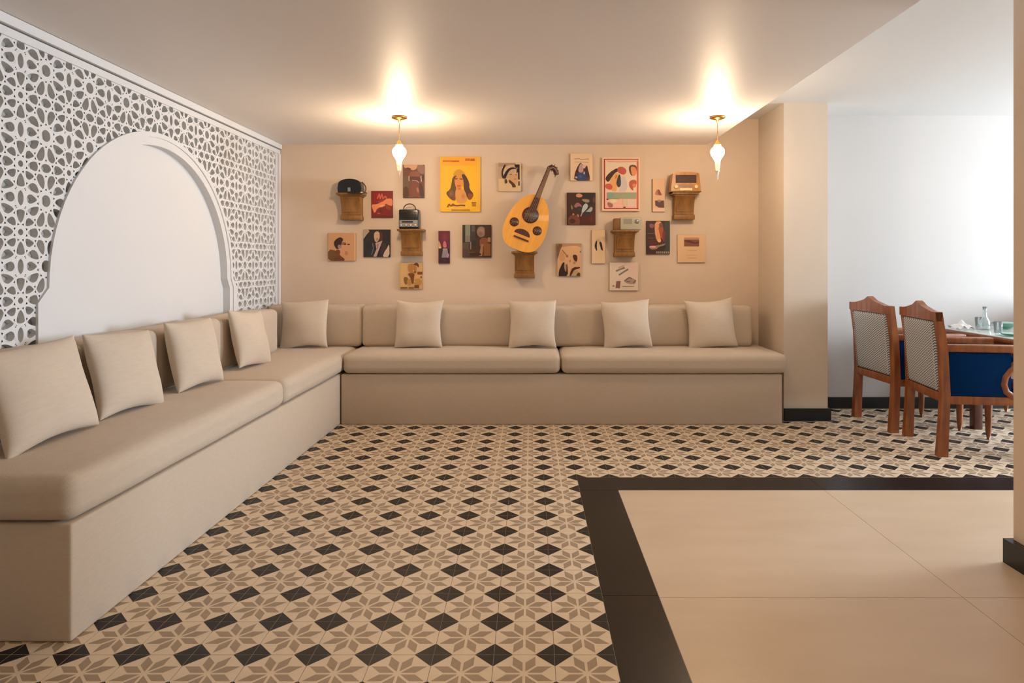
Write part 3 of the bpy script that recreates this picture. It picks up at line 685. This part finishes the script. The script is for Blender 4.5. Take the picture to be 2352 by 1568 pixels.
picture('colourful film poster of a man in profile, below the maroon block print', (1485, 507, 1539, 583.6), (62, 32, 34), Y3, [
    ('r', 350, 810, 440, 1380, (58, 58, 54)), ('p', [(180, 820), (300, 810), (280, 900), (250, 960), (290, 1120), (260, 1190), (210, 1140), (180, 1000)], (226, 156, 112)), ('p', [(240, 900), (320, 870), (340, 1000), (330, 1120), (300, 1130), (260, 1020)], (168, 82, 44)),
    ('p', [(320, 960), (370, 1000), (350, 1180), (310, 1150)], (128, 40, 46)), ('e', 290, 880, 36, 40, 0, (110, 84, 62)), ('p', [(90, 850), (180, 870), (150, 940), (90, 920)], (140, 88, 92)), ('l', [(50, 1025), (180, 1025)], 14, (108, 80, 78)), ('l', [(50, 1105), (200, 1105)], 12, (112, 64, 50)), ('p', [(80, 1130), (200, 1130), (230, 1220), (80, 1220)], (92, 24, 38)),
    ('p', [(70, 1235), (230, 1235), (370, 1190), (360, 1220), (240, 1290), (110, 1310)], (150, 118, 96)), ('e', 145, 1255, 60, 18, 0, (226, 160, 164)), ('e', 300, 1270, 80, 26, -15, (40, 34, 24)), ('e', 260, 1150, 30, 30, 0, (242, 178, 128)),
    ] + [('r', 205+i*34, 1335, 228+i*34, 1372, (150, 138, 120)) for i in range(7)])
picture('beige print with a small brown landscape, rightmost on the picture wall', (1556, 539, 1620, 602.5), (224, 186, 146), Y3, [
    ('r', 690, 1095, 950, 1130, (186, 140, 118)), ('r', 690, 1130, 950, 1250, (130, 78, 58)), ('p', [(690, 1145), (780, 1135), (870, 1180), (950, 1160), (950, 1205), (840, 1200), (690, 1165)], (98, 46, 30)), ('l', [(740, 1322), (910, 1322)], 12, (206, 164, 124)), ('l', [(720, 1400), (910, 1405)], 10, (208, 166, 126)), ('l', [(750, 1450), (900, 1452)], 12, (204, 160, 118))], side=(150, 108, 74))
picture('tan and black print with two dark arched shapes, right of the lute bracket', (1280, 559, 1335, 634), (216, 168, 126), Y1, [
    ('r', 80, 150, 1080, 290, (184, 138, 104)), ('p', [(80, 170), (330, 180), (200, 420), (130, 700), (80, 800)], (136, 94, 56)), ('p', [(260, 300), (700, 240), (960, 260), (1060, 500), (880, 640), (560, 620), (420, 560)], (218, 172, 124)),
    ('l', [(280, 420), (430, 590), (480, 680)], 40, (156, 106, 54)), ('e', 480, 660, 50, 60, 0, (134, 84, 34), (186, 134, 86)), ('p', [(160, 560), (260, 460), (400, 640), (380, 860), (180, 860)], (206, 152, 106)), ('p', [(700, 610), (850, 600), (900, 700), (880, 880), (820, 900), (740, 800)], (76, 28, 6)), ('e', 770, 930, 70, 80, 0, (150, 110, 92), (206, 162, 132)),
    ('e', 600, 860, 30, 40, 0, (172, 112, 62)), ('e', 1020, 490, 40, 40, 0, (160, 122, 76)), ('p', [(140, 1500), (150, 1250), (240, 1060), (300, 930), (390, 900), (360, 1060), (400, 1250), (460, 1250), (450, 980), (490, 980), (520, 1500)], (40, 18, 6)), ('p', [(340, 1000), (460, 980), (450, 1280), (400, 1280)], (168, 132, 108)),
    ('p', [(580, 1480), (600, 1340), (700, 1110), (1010, 1090), (990, 1150), (780, 1200), (690, 1330), (620, 1480)], (70, 30, 2)), ('e', 930, 1400, 80, 90, 0, (62, 32, 2), (110, 74, 36)), ('p', [(640, 1480), (700, 1340), (850, 1200), (960, 1300), (840, 1400), (820, 1480)], (190, 156, 118))])
picture('narrow cream print with a black leaf shape, beside the lower right bracket', (1359, 528, 1390, 605), (228, 196, 158), Y2, [
    ('e', 170, 560, 60, 90, 0, (170, 152, 128), (206, 178, 146)), ('p', [(90, 640), (110, 540), (150, 490), (140, 620), (150, 740)], (44, 34, 24)), ('p', [(180, 580), (210, 520), (245, 560), (270, 740), (200, 650)], (40, 24, 18)), ('p', [(150, 520), (180, 520), (230, 700), (180, 800), (140, 700)], (218, 198, 172))], side=(150, 108, 78))
picture('white paper print with grey scribbles and a small maroon stamp, lowest on the right', (1400, 602, 1466, 667), (226, 208, 188), Y2, [
    ('p', [(780, 960), (960, 940), (960, 1360), (760, 1300)], (230, 202, 188)), ('l', [(530, 1130), (620, 1090), (710, 1060)], 34, (134, 126, 114)), ('l', [(590, 1210), (680, 1150), (780, 1090)], 34, (134, 128, 114)), ('l', [(580, 1060), (700, 1020)], 28, (186, 172, 150)),
    ('q', [(540, 1330), (625, 1330), (610, 1480), (520, 1470)], (136, 90, 82)), ('p', [(680, 1340), (780, 1240), (860, 1270), (940, 1310), (930, 1400), (780, 1390)], (176, 150, 140)), ('l', [(700, 1330), (800, 1260), (860, 1280)], 24, (122, 104, 98)), ('l', [(740, 1345), (820, 1340)], 18, (110, 92, 84)), ('l', [(880, 1370), (935, 1310)], 20, (112, 92, 86)),
    ('l', [(660, 1440), (900, 1440)], 16, (160, 136, 116)), ('e', 480, 1430, 22, 18, 0, (166, 120, 100)), ('l', [(430, 1000), (430, 1100)], 14, (240, 224, 206))], side=(178, 150, 128))

# ---------------------------------------------------------------- wall brackets and what stands on them
def corbel(x, z0, label):
    loc = (x, YB, z0); t = thing('wall_bracket', loc, label, 'bracket', 'oak wall brackets'); hw = .088
    prof = [(0, 0), (-.088, 0), (-.090, .045), (-.082, .05)]
    for k in range(1, 10):
        a = k/9; prof.append((-(.082+.046*(a**2.2)), .05+.155*a))
    prof += [(-.132, .21), (0, .21)]
    bd_ = MB().prism([(y, z) for y, z in prof], 0, -hw, hw).build('body', 'oak', t)
    MB().box(-hw-.012, hw+.012, -.138, 0, .2105, .220).build('moulding', 'oak', t)
    MB().rbox(-.118, .118, -.152, 0, .2205, .24, .004, n=1).build('shelf', 'oak', t)
    pr = [(-(.082+.046*(((zz-.05)/.155)**2.2))-.007, zz) for zz in (.07, .09, .11, .13, .15, .17, .185)]
    MB().rbox(-hw-.006, hw+.006, -.098, 0, -.001, .04, .004, n=1).build('foot_block', 'oak', t)
    MB().prism([(-.04, .07)]+pr+[(-.04, .185)], 0, -hw+.018, hw-.018).build('raised_panel', 'oak', bd_)
    return z0+.2405
ZA = corbel(-1.63, 1.69, 'oak wall bracket at upper left, under the rounded black telephone set')
ZB_ = corbel(-1.085, 1.366, 'oak wall bracket under the small black radio with a loop handle')
ZO = corbel(-.06, 1.164, 'oak wall bracket under the lute')
ZD = corbel(.845, 1.356, 'oak wall bracket under the grey-green radio, lower right')
ZE = corbel(1.385, 1.694, 'oak wall bracket at upper right, under the wooden radio')
Yc = YB-.085
# rounded black set
def dome(wd, ht, n=10, k=.35):
    pts = [(-wd/2*.96, 0), (wd/2*.96, 0), (wd/2, ht*.35)]
    for i in range(n+1): a = PI*i/n; pts.append((wd/2*.93*math.cos(a) if 0 < i < n else wd/2*.93*(1 if i == 0 else -1), ht*(1-k)+ht*k*math.sin(a)))
    pts.append((-wd/2, ht*.35)); return pts
t = thing('vintage_telephone', (-1.63, Yc, ZA), 'rounded glossy black vintage set with a side loop, on the upper left bracket', 'telephone')
MB().prism(dome(.215, .125), 1, -.055, .055, smooth=False).build('body', 'blackp', t)
MB().prism([(x_*.8, z_*.75+.012) for x_, z_ in dome(.215, .125)], 1, -.062, -.0555).build('front_panel', 'blackp', t)
MB().lathe([(.028, 0), (.028, .012), (.02, .018)], 0, 0, 20).build('dial', 'silver', t)
d_ = t.children[-1]; d_.location = (.082, -.063, .05); d_.rotation_euler = (R(90), 0, 0)
MB().tube([(.10, 0, .10)]+[(.105+.035*math.sin(PI*k/10), -.02, .10-.12*k/10) for k in range(1, 10)]+[(.10, 0, .004)], .005).build('side_loop', 'oud_dark', t)
MB().box(-.012, .012, -.065, -.0625, .01, .045).build('slot', 'silver', t)
# small black radio
t = thing('portable_radio', (-1.10, Yc, ZB_), 'small black portable radio with loop handle and silver lower panel', 'radio')
MB().rbox(-.09, .09, -.045, .045, 0, .175, .012, n=3).build('body', 'blackp', t)
lp_ = MB().box(-.082, .082, -.052, -.0455, .018, .078).build('lower_panel', 'silver', t)
lp_['label'] = 'silver panel with dial and knobs'
MB().box(-.06, .04, -.0545, -.0525, .055, .07).build('dial', 'dark', lp_)
for kx in (-.065, -.02, .02, .06):
    o = MB().lathe([(.009, 0), (.009, .008), (.006, .011)], 0, 0, 12).build('knob', 'nail', lp_); o.location = (kx, -.0525, .032); o.rotation_euler = (R(90), 0, 0)
gm = MB()
for k in range(7): gm.box(-.07, .07, -.0485, -.0455, .092+k*.01, .096+k*.01)
gm.build('grille', 'dark', t)
MB().tube([(-.055+.0, 0, .172)]+[(-.055*math.cos(PI*k/12), 0, .178+.05*math.sin(PI*k/12)) for k in range(1, 12)]+[(.055, 0, .172)], .005).build('handle', 'oud_dark', t)
# grey-green radio
t = thing('vintage_radio', (.86, Yc, ZD), 'pale grey-green vintage radio on the lower right bracket', 'radio')
MB().rbox(-.06, .13, -.055, .05, 0, .115, .008, n=2).build('body', 'greygreen', t)
MB().rbox(-.115, -.062, -.045, .05, 0, .105, .006, n=2).build('side_box', 'oak', t)
gm = MB()
for k in range(5): gm.box(-.03, .045, -.0585, -.0555, .055+k*.01, .06+k*.01)
gm.build('grille', 'silver', t)
o = MB().lathe([(.02, 0), (.02, .006), (.012, .01)], 0, 0, 16).build('tuning_dial', 'silver', t); o.location = (.09, -.0555, .075); o.rotation_euler = (R(90), 0, 0)
# wooden radio
t = thing('vintage_radio', (1.385, Yc, ZE), 'honey wooden tabletop radio with a brown speaker cloth, on the upper right bracket', 'radio')
MB().prism([(-.135, 0), (.135, 0), (.13, .06), (.118, .165)] + [(.118*math.cos(PI*k/10), .165+.014*math.sin(PI*k/10)) for k in range(1, 10)]+[(-.118, .165), (-.13, .06)], 1, -.07, .06).build('cabinet', 'gold_oak', t)
MB().box(-.092, .092, -.075, -.0705, .082, .152).build('speaker_cloth', 'grille', t)
MB().box(-.062, .062, -.076, -.0705, .046, .066).build('tuning_dial', 'oud_board', t)
MB().box(-.055, .055, -.075, -.0705, .014, .034).build('push_buttons', 'cream', t)
for sx_ in (-1, 1):
    o = MB().lathe([(.018, 0), (.018, .012), (.012, .016)], 0, 0, 18).build('knob', 'cream', t); o.location = (sx_*.09, -.0705, .046); o.rotation_euler = (R(90), 0, 0)
MB().rbox(-.137, .137, -.073, .062, 0, .01, .003, n=1).build('plinth', 'oak', t)

# ---------------------------------------------------------------- lute standing on the middle bracket
k_ = .00392                                   # metres per photo pixel at the lute's depth
oud = thing('lute', (-.128, YB-.165, 1.418), 'golden pear-shaped lute with dark rosettes and bent neck, leaning on its bracket', 'lute')
oud.rotation_euler = (R(-3), R(21.5), 0)
def body_out(n=48, sc=1.0):
    pts = []
    L_ = 133*k_; Wm = 51.5*k_
    for i in range(n+1):
        s_ = i/n; a = PI*s_
        v = L_/2*(1-math.cos(a))                                  # 0 .. L
        wv = Wm*(math.sin(a)**.72)*(1.12-.5*s_) / .93
        pts.append((wv*sc, v))
    return pts
half = body_out()
outl = [(x, z) for x, z in half]+[(-x, z) for x, z in reversed(half[1:-1])]
MB().prism(outl, 1, -.004, .004).build('soundboard', 'oud_face', oud)
bw = MB(); nr = 12; prof = half
vs = []; fs = []
for (x, z) in prof:
    for j in range(nr+1):
        a = PI*j/nr; vs.append((x*math.cos(a), .004+.125*(x/(51.5*k_))**.85*math.sin(a) if x > 1e-4 else .004, z))
for i in range(len(prof)-1):
    for j in range(nr): fs.append((i*(nr+1)+j, i*(nr+1)+j+1, (i+1)*(nr+1)+j+1, (i+1)*(nr+1)+j))
bw.add(vs, fs, 0, True)
for q in range(len(bw.m)): bw.m[q] = (q % nr) % 2
bw.build('bowl', ['oud_dark', 'oud_board'], oud)
def disc(name, u, v, r, m1, y=-.0045):
    o = MB().lathe([(r, 0), (r, .002)], 0, 0, 28).build(name, m1, oud); o.location = (u*k_, y, v*k_); o.rotation_euler = (R(90), 0, 0); return o
disc('rosette', 0, 85, 19*k_, 'oud_dark'); o = disc('rosette_fretwork', 0, 84, 14.5*k_, 'rosette', -.0068)
ro = MB()
for k in range(12):
    a = 2*PI*k/12; ro.tube([(0, 0, 0), (14*k_*math.cos(a), 0, 14*k_*math.sin(a))], .0016, 5)
ro2 = ro.build('fret_rays', 'oud_board', oud); ro2.location = (0, -.0095, 84*k_)
for u in (-28.5, 27.5):
    disc('small_rosette', u, 57, 10.5*k_, 'oud_dark')
    q = MB()
    for k in range(8): a = 2*PI*k/8; q.tube([(0, 0, 0), (8.5*k_*math.cos(a), 0, 8.5*k_*math.sin(a))], .0014, 5)
    q = q.build('fret_rays', 'oud_board', oud); q.location = (u*k_, -.0078, 57*k_)
pg = [(19*k_*math.cos(PI*k/16)*(1 if k <= 16 else 1), 36*k_+13*k_*math.sin(PI*k/16)) for k in range(17)]
MB().prism([(x-2*k_, z) for x, z in pg], 1, -.0062, -.0042).build('pickguard', 'oud_dark', oud)
MB().rbox(-18*k_, 18*k_, -.016, -.0042, 25.5*k_, 29*k_, .003, n=1).build('bridge', 'oud_dark', oud)
nk = [(-9*k_, 96*k_), (9*k_, 96*k_), (7.5*k_, 118*k_), (6.2*k_, 132*k_), (4.2*k_, 201*k_), (-4.2*k_, 201*k_), (-6.2*k_, 132*k_), (-7.5*k_, 118*k_)]
MB().prism(nk, 1, -.012, .018).build('neck', 'oud_dark', oud)
MB().prism([(-4.6*k_, 128*k_), (5.6*k_, 128*k_), (3.8*k_, 200*k_), (-2.0*k_, 200*k_)], 1, -.0165, -.0125).build('fingerboard', 'oud_board', oud)
MB().rbox(-5*k_, 5*k_, -.02, .02, 200*k_, 203*k_, .002, n=1).build('nut', 'oud_board', oud)
pb = [(0, .0, 201*k_), (4*k_, .012, 206*k_), (12*k_, .03, 206*k_), (19*k_, .045, 200*k_), (22*k_, .05, 196*k_)]
MB().tube(pb, [.021, .025, .025, .022, .02], 8).build('pegbox', 'oud_dark', oud)
for i in range(4):
    a, b_ = Vector(pb[i]), Vector(pb[i+1]); c = (a+b_)/2
    MB().tube([c+Vector((-.004, -.005, -.035)), c+Vector((.004, -.005, .036))], [.005, .004], 6).build('peg', 'oud_board', oud)
stg = MB()
for i in range(5): stg.tube([((-12+6*i)*k_, -.0195, 28*k_), ((-2.4+1.2*i)*k_, -.0205, 201*k_)], .0006, 4)
stg.build('strings', 'silver', oud)

# ---------------------------------------------------------------- dining chairs, table
def chair(loc, rz, label):
    t = thing('dining_chair', loc, label, 'chair', 'carved wooden dining chairs', R(rz))
    hw = .265
    for s_ in (-1, 1):
        prof = [(-.045, 0), (.018, 0), (.026, .25), (.032, .42), (.018, .72), (-.018, .97), (-.062, .97), (-.030, .72), (-.020, .42), (-.028, .25)]
        y0 = s_*hw
        MB().prism([(x_, z_) for x_, z_ in prof], 1, y0-.025, y0+.025).build('leg', 'wood', t)
        # tapered front legs
        f = MB(); f.tube([(.53, s_*.235, .40), (.53, s_*.235, .30), (.53, s_*.235, .06), (.53, s_*.235, 0)], [.030, .028, .020, .010], 8)
        f.build('leg', 'wood', t)
    cr_ = []
    for k in range(25):
        u = -1+2*k/24; a_ = abs(u); z_ = .966+(.0 if a_ > .86 else (.05*((.86-a_)/.86)**1.15+.016*(math.cos(min(1, a_/.26)*PI)*.5+.5)))
        cr_.append((u*(hw+.025), z_))
    crest = MB().prism([(-hw-.025, .908)]+cr_[::1]+[(hw+.025, .908)], 0, -.062, -.020)
    crest.build('crest_rail', 'wood', t)
    MB().rbox(-.026, .014, -hw+.026, hw-.026, .368, .425, .004, n=1).build('back_rail', 'wood', t)
    # padded back, leaning with the posts
    pb_ = MB().rbox(-.022, .022, -hw+.028, hw-.028, 0, .478, .02, n=3, mid=4, crown=(.006, 0, 0)).build('back_pad', 'zigzag', t)
    pb_.location = (.0, 0, .428); pb_.rotation_euler = (0, R(-4.8), 0)
    nb = MB()
    for s_ in (-1, 1):
        for k in range(26): y_, z_ = s_*(hw-.040), .438+k*.0178; xb = -.0255-(z_-.428)*.083; nb.lathe([(.0046, 0), (.003, .0025)], 0, 0, 6) if False else nb.rbox(xb-.003, xb, y_-.0038, y_+.0038, z_-.0038, z_+.0038, .002, n=1)
    tag(nb.build('nailheads', 'nail', t), kind='stuff')
    MB().rbox(.033, .55, -.26, .26, .349, .405, .006, n=1).build('seat_rail', 'wood', t)
    MB().rbox(.03, .545, -.205, .205, .406, .50, .03, n=3, mid=3, crown=(0, 0, .01)).build('seat_pad', 'blue', t)
    for s_ in (-1, 1):
        y0 = s_*.243
        ar_ = MB().rbox(.02, .56, y0-.03, y0+.03, .70, .751, .012, n=2).build('armrest', 'wood', t)
        MB().rbox(.036, .42, y0-.018, y0+.02, .407, .699, .006, n=2).build('arm_panel', 'blue', t)
        path = [(.53, y0, .70), (.50, y0, .66), (.46, y0, .62), (.42, y0, .585), (.385, y0, .54), (.375, y0, .49), (.39, y0, .44), (.43, y0, .41), (.48, y0, .41), (.515, y0, .44), (.52, y0, .485), (.49, y0, .515), (.455, y0, .505), (.45, y0, .475), (.47, y0, .46)]
        MB().tube(path, [.03, .028, .028, .028, .028, .028, .028, .028, .026, .024, .022, .022, .02, .02, .018], 8).build('arm_scroll', 'wood', ar_)
    return t
c1 = chair((2.81, 4.667, 0), -8, 'carved wooden armchair with grey zigzag back and navy side, nearest the camera')
c2 = copy_tree(c1); c2.location = (2.779, 5.288, 0); c2.rotation_euler = (0, 0, R(2))
c2['label'] = 'carved wooden armchair with grey zigzag back, standing nearest the column'
c3 = copy_tree(c1); c3.location = (4.68, 5.49, 0); c3.rotation_euler = (0, 0, R(180))
c3['label'] = 'wooden dining chair on the far side of the table, only its legs showing'
TBL = (3.76, 4.95, 0)
t = thing('dining_table', TBL, 'wooden dining table with a glass top, its pale reflection painted in, beyond the two armchairs', 'table')
MB().rbox(3.42, 4.10, 4.25, 5.62, .722, .750, .006, n=2).build('tabletop', 'wood', t, TBL)
MB().rbox(3.425, 4.095, 4.255, 5.615, .7505, .760, .003, n=1).build('glass_top', 'tabletop', t, TBL)
for a in ((3.50, 3.53, 4.36, 5.50), (3.99, 4.02, 4.36, 5.50), (3.50, 4.02, 4.33, 4.36), (3.50, 4.02, 5.50, 5.53)): MB().box(a[0], a[1], a[2], a[3], .655, .7215).build('apron', 'wood', t, TBL)
for (x_, y_) in ((3.49, 5.14), (4.03, 5.14), (3.49, 4.37), (4.03, 4.37)):
    MB().rbox(x_-.032, x_+.032, y_-.032, y_+.032, 0, .72, .005, n=1).build('leg', 'oud_dark', t, TBL)
# on the table
nk_ = MB(); n = 14; vs = []; fs = []
for i in range(n+1):
    for j in range(n+1):
        u, v = i/n*2-1, j/n*2-1; rr = math.hypot(u, v)
        vs.append((u*.085, v*.085, .002+.07*max(0, 1-rr*.8)*(.6+.4*math.sin(5*u+1)*math.cos(4*v))+.012*(1+math.sin(7*u+3*v))))
for i in range(n):
    for j in range(n): a = i*(n+1)+j; fs.append((a, a+n+1, a+n+2, a+1))
nk_.add(vs, fs, 0, True)
o = nk_.build('napkin', 'cloth'); o.location = (3.515, 5.36, .7605); o.scale = (.8, .8, .9); tag(o, 'crumpled white napkin at the left end of the table', 'napkin')
o = MB().lathe([(.0, .0), (.036, .001), (.038, .03), (.036, .07), (.016, .105), (.013, .15), (.017, .185), (.013, .186), (.009, .15), (.012, .106), (.031, .07), (.033, .03), (.031, .008), (0, .007)], 0, 0, 24).build('glass_bottle', 'glass')
o.location = (3.67, 5.30, .7605); tag(o, 'small clear glass bottle standing on the table', 'bottle')
o = MB().lathe([(.0, .0), (.05, .001), (.085, .012), (.095, .018), (.093, .021), (.05, .006), (0, .005)], 0, 0, 28).build('plate', 'greenglass'); o.location = (3.56, 4.83, .7605)
tag(o, 'small green glass plate near the table edge', 'plate', 'green glass tableware')
o = MB().lathe([(.0, .0), (.04, .001), (.06, .02), (.10, .05), (.097, .052), (.055, .023), (0, .006)], 0, 0, 28).build('bowl', 'greenglass'); o.location = (3.88, 5.36, .7605)
tag(o, 'shallow green glass bowl farther back on the table', 'bowl', 'green glass tableware')
for (x_, y_, lb) in ((3.76, 5.50, 'clear drinking glass just behind the bottle'), (3.62, 5.08, 'clear drinking glass in front of the bottle')):
    o = MB().lathe([(0, 0), (.026, .001), (.032, .085), (.030, .085), (.024, .006), (0, .006)], 0, 0, 20).build('drinking_glass', 'glass'); o.location = (x_, y_, .7605)
    tag(o, lb, 'glass', 'drinking glasses on the table')
